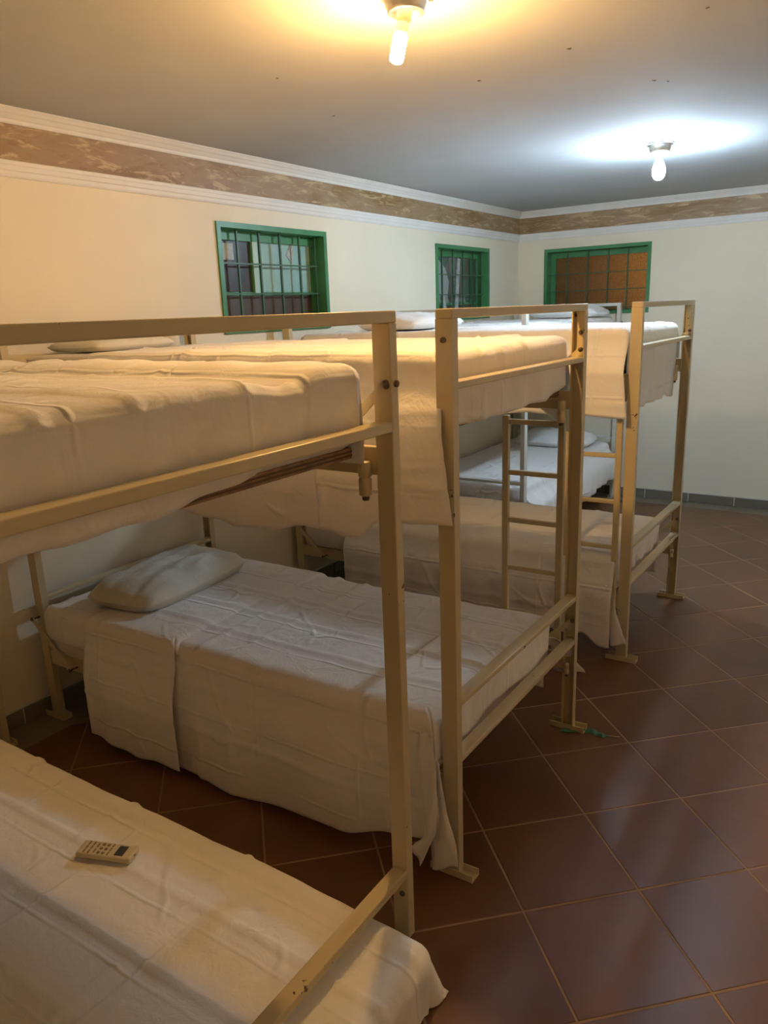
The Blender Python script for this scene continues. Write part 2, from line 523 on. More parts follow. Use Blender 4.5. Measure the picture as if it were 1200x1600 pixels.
bb = struct(MB().box(0.013, XMAX, YW - 0.010, YW, -0.003, 0.079).build('baseboard_back', 'joint'), 'low grey tile skirting along the far wall', 'baseboard')
bl = struct(MB().box(0, 0.010, -2.4, YW, -0.003, 0.079).build('baseboard_left', 'joint'), 'low grey tile skirting along the wall behind the bunks', 'baseboard')
sk_b = MB().box(-(PITCH - 0.009) / 2, (PITCH - 0.009) / 2, -0.004, 0.004, 0.001, 0.075, 0.0015).build('skirting_tile', 'skirting', bb)
sk_l = MB().box(-0.004, 0.004, -(PITCH - 0.009) / 2, (PITCH - 0.009) / 2, 0.001, 0.075, 0.0015).build('skirting_tile', 'skirting', bl)
first = True
x = 1.252 - 3 * PITCH
while x < XMAX - 0.3:
    o = sk_b if first else place('skirting_tile', sk_b.data, (0, 0, 0), bb)
    o.location = (x + PITCH / 2, YW - 0.0125, 0); first = False
    x += PITCH
first = True
y = YW - 0.02 - PITCH
while y > -2.3:
    o = sk_l if first else place('skirting_tile', sk_l.data, (0, 0, 0), bl)
    o.location = (0.0125, y + PITCH / 2, 0); first = False
    y -= PITCH

# cornice, frieze and moulding on both visible walls (mitred in the corner)
def run_profile(prof, wall):
    """prof: closed list of (offset from wall, z)"""
    n = len(prof)
    if wall == 'left':
        a = [(d, YMIN, z) for d, z in prof]; b = [(d, YW - d, z) for d, z in prof]
    else:
        a = [(d, YW - d, z) for d, z in prof]; b = [(XMAX, YW - d, z) for d, z in prof]
    return MB().add(a + b, [(i, (i + 1) % n, n + (i + 1) % n, n + i) for i in range(n)] + [tuple(range(n)), tuple(range(2 * n - 1, n - 1, -1))])
cornice = [(0, ZFR), (0.012, ZFR), (0.016, ZFR + 0.006), (0.019, ZFR + 0.014), (0.024, ZFR + 0.018), (0.036, ZFR + 0.031), (0.041, ZFR + 0.034),
           (0.050, ZFR + 0.044), (0.056, ZC - 0.004), (0.058, ZC), (0, ZC)]
mould = [(0, ZMB), (0.008, ZMB), (0.012, ZMB + 0.008), (0.014, ZMB + 0.022), (0.018, ZMB + 0.026), (0.021, ZMB + 0.042), (0.024, ZMB + 0.046),
         (0.026, ZMT - 0.004), (0.023, ZMT), (0, ZMT)]
band = [(0, ZMT), (0.006, ZMT), (0.006, ZFR), (0, ZFR)]
k = 1
for prof, mt, what in ((cornice, 'moulding', 'white stepped cornice under the ceiling'), (band, 'frieze', 'aged brown painted frieze band'), (mould, 'moulding', 'white stepped moulding below the brown frieze')):
    for wl, wn in (('left', 'above the bunk heads'), ('back', 'on the far wall')):
        struct(run_profile(prof, wl).build('trim_%d' % k, mt), what + ' ' + wn, 'trim')
        k += 1

# ------------------------------------------------------------------ windows
def window(n, kind, a0, a1, bars, hbars, label, panes):
    """a = position along the wall, d = depth into the wall (positive outward)"""
    def P(mb):
        if kind == 'left': return mb.xf(lambda p: (-p[1], p[0], p[2]))
        return mb.xf(lambda p: (p[0], YW + p[1], p[2]))
    z0, z1 = WIN_Z0, WIN_Z1
    fw, pr = 0.028, 0.012
    fr = MB()
    fr.box(a0, a0 + fw, -pr, 0.15, z0, z1); fr.box(a1 - fw, a1, -pr, 0.15, z0, z1)
    fr.box(a0 + fw, a1 - fw, -pr, 0.15, z1 - fw, z1); fr.box(a0 + fw, a1 - fw, -pr, 0.15, z0, z0 + fw)
    root = struct(P(fr).build('window_%d' % n, 'green'), label, 'window')
    for b in bars:
        P(MB().box(b - 0.0055, b + 0.0055, 0.044, 0.055, z0 + 0.02, z1 - 0.02)).build('bar', 'bar', root)
    for h in hbars:
        P(MB().box(a0 + 0.02, a1 - 0.02, 0.036, 0.044, h - 0.004, h + 0.004)).build('crossbar', 'bar', root)
    for (pn, mt, b0, b1, c0, c1, dep) in panes:
        sash = MB(); e = 0.009
        sash.box(b0, b0 + e, dep - 0.012, dep + 0.012, c0, c1); sash.box(b1 - e, b1, dep - 0.012, dep + 0.012, c0, c1)
        sash.box(b0 + e, b1 - e, dep - 0.012, dep + 0.012, c1 - e, c1); sash.box(b0 + e, b1 - e, dep - 0.012, dep + 0.012, c0, c0 + e)
        s = P(sash).build('sash', 'green', root)
        P(MB().box(b0 + e, b1 - e, dep - 0.002, dep + 0.003, c0 + e, c1 - e)).build(pn, mt, s)
    return root, P
zt, zb = WIN_Z1 - 0.028, WIN_Z0 + 0.028
w1, P1 = window(1, 'left', *W1, [1.445, 1.622, 1.797, 1.970, 2.118], [1.665, 1.822, 1.982],
    'green barred window with dark left panes and pale teal right panes',
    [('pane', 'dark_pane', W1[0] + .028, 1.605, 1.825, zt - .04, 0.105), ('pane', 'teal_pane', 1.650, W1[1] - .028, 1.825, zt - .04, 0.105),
     ('pane', 'brown_pane', W1[0] + .028, W1[1] - .028, zb, 1.825, 0.108)])
P1(MB().box(1.607, 1.648, 0.088, 0.122, 1.825, zt - .05)).build('meeting_stile', 'pale_stile', w1)
P1(MB().box(W1[0] + .028, W1[1] - .028, 0.085, 0.13, zt - .05, zt)).build('sash_head', 'green', w1)
P1(MB().box(1.375, 1.465, 0.099, 0.1025, 2.005, 2.092)).build('reflection_patch', 'pale_pane', w1, label='pale painted reflection on the dark pane')  # thin pale slab standing in for a reflection in the dark glass
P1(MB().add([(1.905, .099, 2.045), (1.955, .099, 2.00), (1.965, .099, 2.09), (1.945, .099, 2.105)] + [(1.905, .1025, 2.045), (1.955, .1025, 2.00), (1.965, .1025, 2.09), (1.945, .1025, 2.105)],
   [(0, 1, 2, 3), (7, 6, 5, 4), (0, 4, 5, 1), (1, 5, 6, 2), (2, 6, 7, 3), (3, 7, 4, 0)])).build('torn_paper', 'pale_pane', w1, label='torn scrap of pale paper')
w2, P2 = window(2, 'left', *W2, [3.700, 3.876, 4.048, 4.225, 4.370], [1.660, 1.812, 1.966],
    'small green barred window beside the room corner, patchy pale panes',
    [('pane', 'mosaic', W2[0] + .028, 4.27, 1.74, zt - .02, 0.105), ('pane', 'dark_pane', 4.27, W2[1] - .028, 1.74, zt - .02, 0.105),
     ('pane', 'brown_pane', W2[0] + .028, W2[1] - .028, zb, 1.74, 0.108)])
P2(MB().box(W2[0] + .028, W2[1] - .028, 0.085, 0.13, zt - .05, zt)).build('sash_head', 'green', w2)
P2(MB().beam((3.80, .080, 1.70), (3.77, .094, 1.83), 0.045, 0.004, (0, 1, 0))).build('leaning_slat', 'pale_pane', w2)
P2(MB().beam((4.00, .090, 1.66), (4.06, .094, 2.10), 0.05, 0.006, (0, 1, 0))).build('torn_strip', 'pale_pane', w2)
w3, P3 = window(3, 'back', *W3, [0.453, 0.639, 0.821, 0.990], [1.665, 1.815, 1.962],
    'wide green barred window of amber pebbled glass on the far wall',
    [('pane', 'amber', W3[0] + .06, W3[1] - .028, zb, zt - .03, 0.105)])
P3(MB().box(W3[0] + .028, W3[1] - .028, 0.085, 0.13, zt - .05, zt)).build('sash_head', 'green', w3)
P3(MB().box(W3[0] + .028, W3[0] + .075, 0.085, 0.13, zb, zt - .05)).build('sash_stile', 'green', w3)
ld = bpy.data.lights.new('street_lamp', 'POINT')
ld.energy = STREET_W; ld.color = (1.0, 0.86, 0.6); ld.shadow_soft_size = 0.12
lo = bpy.data.objects.new('street_lamp', ld); COL.objects.link(lo); lo.location = (1.30, YW + 0.62, 2.0)

# ------------------------------------------------------------------ ceiling lamps
def ceiling_lamp(x, y, label, kind, tilt):
    t = thing('ceiling_lamp', (x, y, ZC), label, 'lamp')
    MB().lathe([(0.066, 0.0), (0.070, -0.004), (0.070, -0.010), (0.060, -0.014), (0.057, -0.030), (0.052, -0.036), (0.052, -0.044), (0.044, -0.046), (0.042, -0.034), (0.012, -0.030)],
               36, (x, y, ZC)).build('ceiling_plate', 'chrome', t)
    ax = Vector(tilt).normalized()
    top = Vector((x, y, ZC - 0.028))
    MB().lathe([(0.020, 0), (0.021, 0.004), (0.021, 0.034), (0.018, 0.040)], 24, top, ax).build('socket', 'porcelain', t)
    for k in range(3):
        a = 2 * PI * k / 3 + .5
        c = Vector((x + .061 * math.cos(a), y + .061 * math.sin(a), ZC - .018))
        MB().lathe([(0.004, 0), (0.004, 0.012), (0.002, 0.014)], 10, c, (math.cos(a), math.sin(a), 0)).build('thumb_screw', 'chrome', t)
    b0 = top + ax * 0.036
    if kind == 'warm':
        b = MB().lathe([(0.013, 0), (0.017, 0.004), (0.0175, 0.026), (0.0185, 0.034)], 24, b0, ax).build('bulb', 'plastic_base', t)
        MB().lathe([(0.0175, 0.034), (0.0195, 0.038), (0.0195, 0.090), (0.017, 0.100), (0.010, 0.104)], 24, b0, ax).build('glowing_tube', 'warm', b)
    else:
        b = MB().lathe([(0.013, 0), (0.015, 0.006), (0.016, 0.016)], 24, b0, ax).build('bulb', 'plastic_base', t)
        MB().lathe([(0.016, 0.016), (0.020, 0.026), (0.030, 0.048), (0.0345, 0.072), (0.032, 0.095), (0.022, 0.112), (0.010, 0.119)], 28, b0, ax).build('glowing_globe', 'cool', b)
    return t
ceiling_lamp(1.815, 0.245, 'chrome ceiling lamp with a bare warm yellow tube bulb', 'warm', (-0.20, -0.13, -1))
ceiling_lamp(1.822, 2.80, 'chrome ceiling lamp with a bare cool white globe bulb', 'cool', (0, 0, -1))

# ------------------------------------------------------------------ bunk bed frames
# local frame of a bed: l = 0 at the head, L at the foot outer face; w = 0 near side, W far side
PX, PY, TH = 0.049, 0.030, 0.004
class Bed:
    def __init__(self, name, label, mp, L, W, mat, cfg):
        self.mp = mp; self.L = L; self.W = W; self.mat = mat
        self.root = thing(name, (*mp((L / 2, W / 2, 0))[:2], 0), label, 'bunk bed', 'bunk beds in a row along the wall')
        r = self.root
        foot_z, head_z = cfg['foot'], cfg['head']
        H = 1.70
        def B(nm, mb, mt=None, par=None): return mb.xf(mp).build(nm, mt or mat, par or r)
        # posts: C-channels with the web outwards, standing in U-shaped shoes
        for l0 in (0, L - PX):
            for far in (0, 1):
                mb = MB()
                wb = (W - TH, W) if far else (0, TH)
                fl = (W - PY, W - TH) if far else (TH, PY)
                top = foot_z[0][0] if l0 > 0 else head_z[0][0]
                if cfg.get('tube'):
                    mb.box(l0, l0 + PX, W - PY if far else 0, W if far else PY, 0.005, top, 0.003)
                else:
                    mb.box(l0, l0 + PX, *wb, 0.005, top)
                    mb.box(l0, l0 + TH, *fl, 0.005, top); mb.box(l0 + PX - TH, l0 + PX, *fl, 0.005, top)
                post = B('post', mb)
                if cfg.get('tube') and l0 > 0 and far: continue
                sh = MB()
                c = (W - PY / 2) if far else PY / 2
                a0, a1 = (l0 - 0.048, l0 + PX + 0.049) if l0 > 0 else (l0 - 0.045, l0 + PX + 0.035)
                sh.box(a0, a1, c - 0.022, c + 0.022, 0.0005, 0.005)
                sh.box(a0, a1, c - 0.022, c - 0.018, 0.005, 0.024); sh.box(a0, a1, c + 0.018, c + 0.022, 0.005, 0.024)
                B('shoe', sh, par=post)
        # end rails
        for l0, zs in ((L - PX, foot_z), (0, head_z)):
            for (z0, z1) in zs:
                if z1 > 1.65:
                    B('top_rail', MB().box(l0, l0 + PX, 0.0, W, z0, z1, 0.003))
                else:
                    e0, e1 = (0.0055, PX - 0.001) if l0 > 0 else (0.001, PX - 0.006)
                    B('end_rail', MB().box(l0 + e0, l0 + e1, TH + .0005, W - TH - .0005, z0, z1, 0.003))
        # side rails, corner stays, hinges, decks
        for (z0, z1) in cfg['side']:
            for far in (0, 1):
                w0, w1 = (W - 0.026, W - 0.004) if far else (0.004, 0.026)
                B('side_rail', MB().box(PX, L - PX, w0, w1, z0, z1, 0.002))
                ws = (W - 0.024) if far else 0.024
                wo = (W + 0.003) if far else (-0.003 if z0 > 1 else -0.033)
                for l0, sg in ((0.018, 1), (L - 0.014, -1)):
                    if l0 > 1 and not far: continue
                    zt_ = z1 + 0.150
                    l1 = l0 + sg * 0.21
                    wst = ws - 0.004 if far else ws + 0.004
                    if l0 < 1: wst = wo
                    st = B('corner_stay', MB().beam((l0, wst, zt_), (l1, wst, z0 + 0.025), 0.022, 0.004, (0, 1, 0)))
                    for (ll, zz) in ((l0, zt_), (l1, z0 + 0.025)):
                        B('bolt', MB().lathe([(0.004, -0.008 if wst > -0.02 else -0.036), (0.004, -0.004), (0.0085, -0.0035), (0.0085, 0.006), (0.005, 0.009)], 10, (ll, wst, zz), (0, 1 if far else -1, 0)), 'steel', st)
                wh = W - PY - 0.013 if far else PY + 0.013
                lh = L - PX - 0.025
                hs = 1.0 if z0 > 1 else 0.55
                zh = z0 - 0.048 if z0 > 1 else z0 - 0.012
                if z0 < 1: lh = L - PX + 0.02; wh = W - PY - 0.008 if far else PY + 0.008
                h = B('hinge', MB().lathe([(a * (0.6 if hs < 1 else 1), b * hs) for a, b in ((0.013, 0), (0.016, 0.003), (0.016, 0.041), (0.0135, 0.043), (0.0135, 0.046), (0.016, 0.048), (0.016, 0.080), (0.012, 0.084))], 16, (lh, wh, zh)))
                B('hinge_pin', MB().lathe([(0.007 * hs, 0), (0.009 * hs, 0.003), (0.009 * hs, 0.012)], 12, (lh, wh, zh - 0.012)), 'steel', h)
            dk = MB().box(0.055, L - 0.092, 0.0275, W - 0.0275, z1 - 0.022, z1 + 0.003)
            d = B('plywood_deck', dk, 'ply')
            for kk in range(2):
                B('veneer_layer', MB().box(L - 0.0925, L - 0.0905, 0.029, W - 0.029, z1 - 0.0165 + kk * 0.009, z1 - 0.0125 + kk * 0.009), 'ply_dark', d)
        for (ll, ww, zz, dr) in cfg.get('bolts', []):
            B('bolt', MB().lathe([(0.008, -0.010), (0.008, 0.005), (0.004, 0.007)], 10, (ll, ww, zz), dr), 'steel')
        # ladder on one long side
        if 'ladder' in cfg:
            far, la, lb, z0, z1, rungs = cfg['ladder']
            w0, w1 = (W + 0.004, W + 0.026) if far else (-0.026, -0.004)
            lad = B('ladder', MB().box(la, la + 0.026, w0, w1, z0, z1, 0.003).box(lb - 0.026, lb, w0, w1, z0, z1, 0.003))
            for z in rungs:
                B('rung', MB().box(la + 0.026, lb - 0.026, w0 + 0.002, w1 - 0.002, z - 0.020, z, 0.003), None, lad)
            for ll in (la + 0.013, lb - 0.013):
                B('ladder_bolt', MB().lathe([(0.006, -0.003), (0.006, 0.003), (0.003, 0.004)], 10, (ll, w1 if far else w0, z0 + 0.022), (0, 1 if far else -1, 0)), 'steel', lad)

def row_map(y0, L, k=0.034):
    return lambda p: (XF - L + p[0], y0 + p[1] + k * (p[0] - L), p[2])
STD = [(1.675, 1.70), (1.495, 1.514), (0.569, 0.588), (0.384, 0.402)]
LB = 2.02
map1, map2, map3 = row_map(-1.400, LB, 0.020), row_map(0.0, LB), row_map(1.705, LB, 0.030)
L4, W4 = 2.08, 0.98
map4 = lambda p: (0.045 + p[1] + 0.012 * (p[0] - L4), 4.955 - p[0], p[2])
bed1 = Bed('bunk_bed', 'nearest ivory steel bunk bed, its end post rising in front of the others', map1, LB, 1.142, 'frame',
    dict(foot=[(1.673, 1.70), (1.427, 1.452), (0.205, 0.230)], head=[(1.675, 1.70), (1.427, 1.449)], side=[(1.322, 1.390)], tube=True,
         bolts=[(LB - 0.012, 1.142 - PY, 1.535, (0, -1, 0)), (LB + 0.001, 1.142 - 0.012, 1.538, (1, 0, 0)), (LB - 0.018, 1.142 - PY, 0.150, (0, -1, 0))]))
bed2 = Bed('bunk_bed', 'ivory steel bunk bed in the middle, second from the viewer', map2, LB, 1.009, 'frame',
    dict(foot=STD, head=[(1.675, 1.70), (1.495, 1.514), (0.555, 0.572), (0.384, 0.402)], side=[(1.322, 1.390), (0.266, 0.332)],
         bolts=[(LB - 0.025, 0.0, 1.622, (0, -1, 0)), (LB - 0.022, 1.009 - TH, 1.60, (0, -1, 0))],
         ladder=(1, LB - 0.333, LB - 0.078, 0.292, 1.285, [1.270, 1.066, 0.868, 0.664, 0.462])))
bed3 = Bed('bunk_bed', 'ivory steel bunk bed third from the viewer, standing free at the aisle', map3, LB, 0.989, 'frame',
    dict(foot=STD, head=STD, side=[(1.322, 1.390), (0.266, 0.332)],
         ladder=(0, LB - 0.322, LB - 0.058, 0.280, 1.262, [1.235, 1.030, 0.812, 0.590, 0.386])))
bed4 = Bed('bunk_bed', 'white steel bunk bed in the far corner, turned along the wall', map4, L4, W4, 'frame_white',
    dict(foot=[(1.675, 1.70), (1.495, 1.514), (0.530, 0.549), (0.384, 0.402)], head=[(1.675, 1.70), (1.495, 1.514), (0.530, 0.549), (0.30, 0.318)],
         side=[(1.322, 1.390), (0.266, 0.332)]))

# ------------------------------------------------------------------ bedding
def rsm(t):
    t = max(0.0, min(1.0, t)); return t * t * (3 - 2 * t)
def const(v): return lambda *_: v

def drape(mb, mp, l0, l1, w0, w1, zt, r, near=None, far=None, foot=None, head=None, corners=(), res=0.016, seed=0, amp=0.004,
          creases=(), flare=0.25, wave=0.010, floor=0.004, off=0.0, out_near=0.0, out_far=0.0, out_foot=0.0, sag=None, wl=0.16, ext_nf=None):
    """Cloth laid over a box [l0,l1]x[w0,w1] with top zt.  near/far/foot/head: hanging length as a function of the position along that
    edge (None = the sheet stops at the rounded edge).  corners: the corner folds that are continuous ('nf' near-foot, 'ff' far-foot)."""
    q = 1.5708 * r
    fn = {'near': near or const(q * 0.9), 'far': far or const(q * 0.9), 'foot': foot or const(q * 0.9), 'head': head or const(0.0)}
    top_l = max(2, int((l1 - l0 - r) / res)); top_w = max(2, int((w1 - w0 - 2 * r) / res))
    def steps(f, span):
        mx = max(f(span[0] + (span[1] - span[0]) * t / 8) for t in range(9))
        return max(3, int(mx / res))
    nn, nf = steps(fn['near'], (l0, l1)), steps(fn['far'], (l0, l1))
    nt, nh = steps(fn['foot'], (w0, w1)), (steps(fn['head'], (w0, w1)) if head else 0)
    la0 = l0 + (r if head else 0)
    def fold(d):                                # arc-length d past the edge start -> (outward, down)
        if d <= 0: return 0.0, 0.0
        if d < q:
            a = d / r
            return r * math.sin(a), r * (1 - math.cos(a))
        return r, r + (d - q)
    off3 = Vector((seed * 3.1, seed * 1.7, seed))
    def wr(l, w, k=1.0):
        p = Vector((l, w, 0))
        d = amp * (noise.noise(p * 3.1 + off3) + 0.55 * noise.noise(p * 8.3 + off3)) + amp * 0.22 * noise.noise(p * 21 + off3)
        for (kind, pos, a, wd) in creases:
            x = (w if kind == 'l' else l) - pos - 0.006 * noise.noise(p * 2.3 + off3)
            d += 1.5 * a * math.exp(-(x / (wd * 0.85)) ** 2)
        return d * k
    P = {}; UV = {}
    so = (seed * 0.37) % 1.0
    for i in range(-nh, top_l + nt + 1):
        for j in range(-nn, top_w + nf + 1):
            inl = 0 <= i <= top_l; inw = 0 <= j <= top_w
            l = la0 + (l1 - r - la0) * min(max(i, 0), top_l) / top_l
            w = (w0 + r) + (w1 - w0 - 2 * r) * min(max(j, 0), top_w) / top_w
            if inl and inw:
                z = zt + off + wr(l, w)
                if sag: z += sag(l, w)
                P[i, j] = (l, w, z); UV[i, j] = (l + so, w + 0.11 + so); continue
            if not inl and not inw:
                c = ('n' if j < 0 else 'f') + ('f' if i > top_l else 'h')
                if c not in corners: continue
            dl = dw = 0.0
            if i > top_l: dl = fn['foot'](w) * (i - top_l) / nt
            if i < 0: dl = -fn['head'](w) * (-i) / nh
            if j < 0: dw = -fn['near'](l) * (-j) / nn
            if j > top_w: dw = fn['far'](l) * (j - top_w) / nf
            UV[i, j] = (l + dl + so, w + dw + 0.11 + so)
            d = math.hypot(dl, dw)
            if d < 1e-9: d = 1e-9
            nl, nw = dl / d, dw / d
            both = abs(2 * nl * nw)
            if both > 0: d = d / (1 + 0.30 * both)          # the loose corner hangs a little below the hems
            o, dn = fold(d)
            s = max(0.0, min(1.0, (d - q) / max(0.05, max(fn['near'](l) if dw < 0 else fn['far'](l) if dw > 0 else fn['foot'](w), 0.06) - q)))
            o += off
            if dw < 0 and dl == 0: o += out_near * rsm(s * 2.2)
            elif dw > 0 and dl == 0: o += out_far * rsm(s * 2.2)
            elif dl > 0 and dw == 0: o += out_foot * rsm(s * 2.2)
            o += flare * both * max(0, d - q) * 0.7
            t = l if abs(nw) > abs(nl) else w
            o += rsm(s * 1.4) * wave * (math.sin(2 * PI * t / wl + seed) * 0.5 + 0.9 * noise.noise(Vector((t * 4.5, s * 0.7, seed * 2.3)))) \
                 + wr(l + dl, w + dw, 0.45 + 0.4 * rsm(s))
            o = max(o, off + min(d, r) * 0.6) if d > q else o
            z = zt + off - dn + (wr(l, w) if d < q else wr(l, w) * max(0.0, 1 - (d - q) / 0.15))
            if sag: z += sag(l, w) * max(0.0, 1 - d / 0.15)
            ll, ww = l + nl * o, w + nw * o
            # close the vertical slit next to an open corner
            if dw != 0 and dl == 0 and (('n' if dw < 0 else 'f') + 'f') not in corners:
                k = rsm((l - (l1 - 0.14)) / (0.14 - r) if 0.14 > r else 0)
                ll += k * min(o, r) * 0.98
                if ext_nf and dw < 0: ll += k * ext_nf(s)
            if dl > 0 and dw == 0:
                if 'nf' not in corners: ww -= rsm((w0 + 0.14 - w) / (0.14 - r)) * min(o, r) * 0.98
                if 'ff' not in corners: ww += rsm((w - (w1 - 0.14)) / (0.14 - r)) * min(o, r) * 0.98
            if z < floor:
                z = floor + 0.002 * noise.noise(Vector((ll * 20, ww * 20, 0)))
            P[i, j] = (ll, ww, z)
    P = {kk: mp(p) for kk, p in P.items()}
    mb.grid(P, True, UV)
    return mb

def strip(mb, mp, pts, width, twist=0.0, n=26, m=5):
    """a loose strip of cloth along a polyline of local points; width given as a vector at each point"""
    pts = [Vector(p) for p in pts]; P = {}
    for i in range(n + 1):
        t = i / n * (len(pts) - 1); k = min(int(t), len(pts) - 2); f = rsm(t - k)
        c = pts[k].lerp(pts[k + 1], t - k)
        wv = Vector(width[k]).lerp(Vector(width[k + 1]), f)
        for j in range(m + 1):
            u = j / m - 0.5
            p = c + wv * u
            p.y += 0.006 * math.sin(u * 7 + i * 0.25) + twist * u
            P[i, j] = mp(p)
    mb.grid(P)
    return mb

def sheet_object(name, mb, label, group, mat='sheet'):
    o = mb.build(name, mat)
    bm = bmesh.new(); bm.from_mesh(o.data)
    bm.normal_update()
    bm.to_mesh(o.data); bm.free()
    sol = o.modifiers.new('thickness', 'SOLIDIFY')
    sol.thickness = 0.0016; sol.offset = 0.0
    centre_origin(o)
    return tag(o, label, 'bed sheet', group)

def mattress(name, mp, l0, l1, w0, w1, z0, z1, label, r=0.03, seed=0):
    """rounded slab with piped edges"""
    mb = MB(); P = {}
    bm = bmesh.new()
    bmesh.ops.create_cube(bm, size=1.0)
    for v in bm.verts:
        v.co = ((l0 + l1) / 2 + v.co.x * (l1 - l0), (w0 + w1) / 2 + v.co.y * (w1 - w0), (z0 + z1) / 2 + v.co.z * (z1 - z0))
    bmesh.ops.bevel(bm, geom=bm.edges[:], offset=r, segments=4, affect='EDGES', profile=0.5)
    for v in bm.verts: v.index
    bm.verts.index_update()
    mb.add([v.co[:] for v in bm.verts], [[v.index for v in f.verts] for f in bm.faces], True)
    bm.free()
    mb.xf(mp)
    o = mb.build(name, 'mattress')
    bm = bmesh.new(); bm.from_mesh(o.data); bmesh.ops.recalc_face_normals(bm, faces=bm.faces); bm.to_mesh(o.data); bm.free()
    centre_origin(o)
    root = tag(o, label, 'mattress', 'mattresses on the bunks')
    for zz in (z0 + r * 0.5, z1 - r * 0.5):
        pp = MB()
        ring = []
        for (cx, cy, a0) in ((l1 - r, w1 - r, 0), (l0 + r, w1 - r, 90), (l0 + r, w0 + r, 180), (l1 - r, w0 + r, 270)):
            for a in range(0, 91, 30):
                t = math.radians(a0 + a)
                ring.append((cx, cy, math.cos(t), math.sin(t)))
        vs = []; n = len(ring)
        for (cx, cy, c, s) in ring:
            for b in range(6):
                th = 2 * PI * b / 6
                rr = r * 0.87 + 0.003 * math.cos(th)
                vs.append((cx + c * rr, cy + s * rr, zz + 0.003 * math.sin(th)))
        fs = [(i * 6 + b, ((i + 1) % n) * 6 + b, ((i + 1) % n) * 6 + (b + 1) % 6, i * 6 + (b + 1) % 6) for i in range(n) for b in range(6)]
        pp.add(vs, fs, True)
        pp.xf(mp).build('piping', 'mattress', root)
    return root

def pillow(mp, cl, cw, z, sl, sw, h, label, mat, seed, rot=0.0, lean=0.0):
    """soft cushion with pinched corners, a seam flap at one end"""
    mb = MB(); n = 34
    for side in (1, -1):
        P = {}
        for i in range(n + 1):
            for j in range(n + 1):
                u = 2 * i / n - 1; v = 2 * j / n - 1
                e = max(0.0, (1 - abs(u) ** 3.4)) ** 0.5 * max(0.0, (1 - abs(v) ** 3.0)) ** 0.5
                x = u * sl / 2 * math.sqrt(1 - 0.16 * v ** 4); y = v * sw / 2 * math.sqrt(1 - 0.12 * u ** 4)
                zz = h * (0.30 + 0.70 * e ** 0.9) if side > 0 else h * 0.30 * (1 - min(1.0, e * 2.2))
                nz = noise.noise(Vector((u * 2.2, v * 2.2, seed))) * 0.10 + noise.noise(Vector((u * 6, v * 4, seed + 5))) * 0.045 + 0.03 * noise.noise(Vector((u * 11, v * 9, seed + 9)))
                if side > 0: zz *= 1 + nz * 2.0
                base = 0.014 * (1 - e) * 0
                a = x * math.cos(rot) - y * math.sin(rot); b = x * math.sin(rot) + y * math.cos(rot)
                P[i, j] = mp((cl + a, cw + b, z + base + (zz + 0.004 if side > 0 else zz) + lean * max(0.0, -a)))
        o = len(mb.f)
        mb.grid(P)
        if side < 0:
            mb.f[o:] = [tuple(reversed(f)) for f in mb.f[o:]]
    # rim
    P = {}
    rim = [(i, 0) for i in range(n)] + [(n, j) for j in range(n)] + [(i, n) for i in range(n, 0, -1)] + [(0, j) for j in range(n, 0, -1)]
    N = (n + 1) * (n + 1)
    order = {}
    idx = 0
    for i in range(n + 1):
        for j in range(n + 1):
            order[i, j] = idx; idx += 1
    for k in range(len(rim)):
        a = order[rim[k]]; b = order[rim[(k + 1) % len(rim)]]
        mb.f.append((a, b, b + N, a + N)); mb.s.append(True)
    o = mb.build('pillow', mat)
    bm = bmesh.new(); bm.from_mesh(o.data); bmesh.ops.recalc_face_normals(bm, faces=bm.faces); bm.to_mesh(o.data); bm.free()
    centre_origin(o)
    return tag(o, label, 'pillow', 'pillows at the bed heads')

GS = 'white sheets on the bunk mattresses'
ZU, ZL = 1.393, 0.335            # deck tops
def jag(f, a, k, seed): return lambda t: f(t) + a * noise.noise(Vector((t * k, seed, 0)))
def interp(tbl):
    def f(t):
        if t <= tbl[0][0]: return tbl[0][1]
        for (a, b), (c, d) in zip(tbl, tbl[1:]):
            if t <= c: return b + (d - b) * rsm((t - a) / (c - a))
        return tbl[-1][1]
    return f
X0 = XF - LB                      # world x = X0 + l for the row of bunks

# bed 1, upper
mattress('mattress', map1, 0.06, 1.950, 0.055, 1.062, ZU, 1.568, 'mattress on the upper bunk of the nearest bed', seed=1)
mb = MB()
drape(mb, map1, 0.07, 1.962, 0.045, 1.072, 1.578, 0.032, near=const(0.22), far=const(0.24),
      foot=jag(interp([(0.0, 0.222), (0.45, 0.220), (0.66, 0.200), (0.90, 0.165), (1.07, 0.150)]), 0.010, 7, 3), seed=1, amp=0.008, wave=0.006,
      creases=[('l', 0.46, 0.004, 0.009), ('l', 0.71, 0.004, 0.009), ('t', 0.9, 0.004, 0.014), ('l', 0.88, -0.006, 0.02), ('l', 0.29, 0.004, 0.009), ('t', 1.5, 0.003, 0.012)],
      sag=lambda l, w: 0.014 * rsm((w - 0.86) / 0.12) - 0.014 * math.exp(-((w - 0.82) / 0.06) ** 2), res=0.014)
sheet_object('bed_sheet', mb, 'white sheet on the upper mattress of the nearest bunk bed', GS)
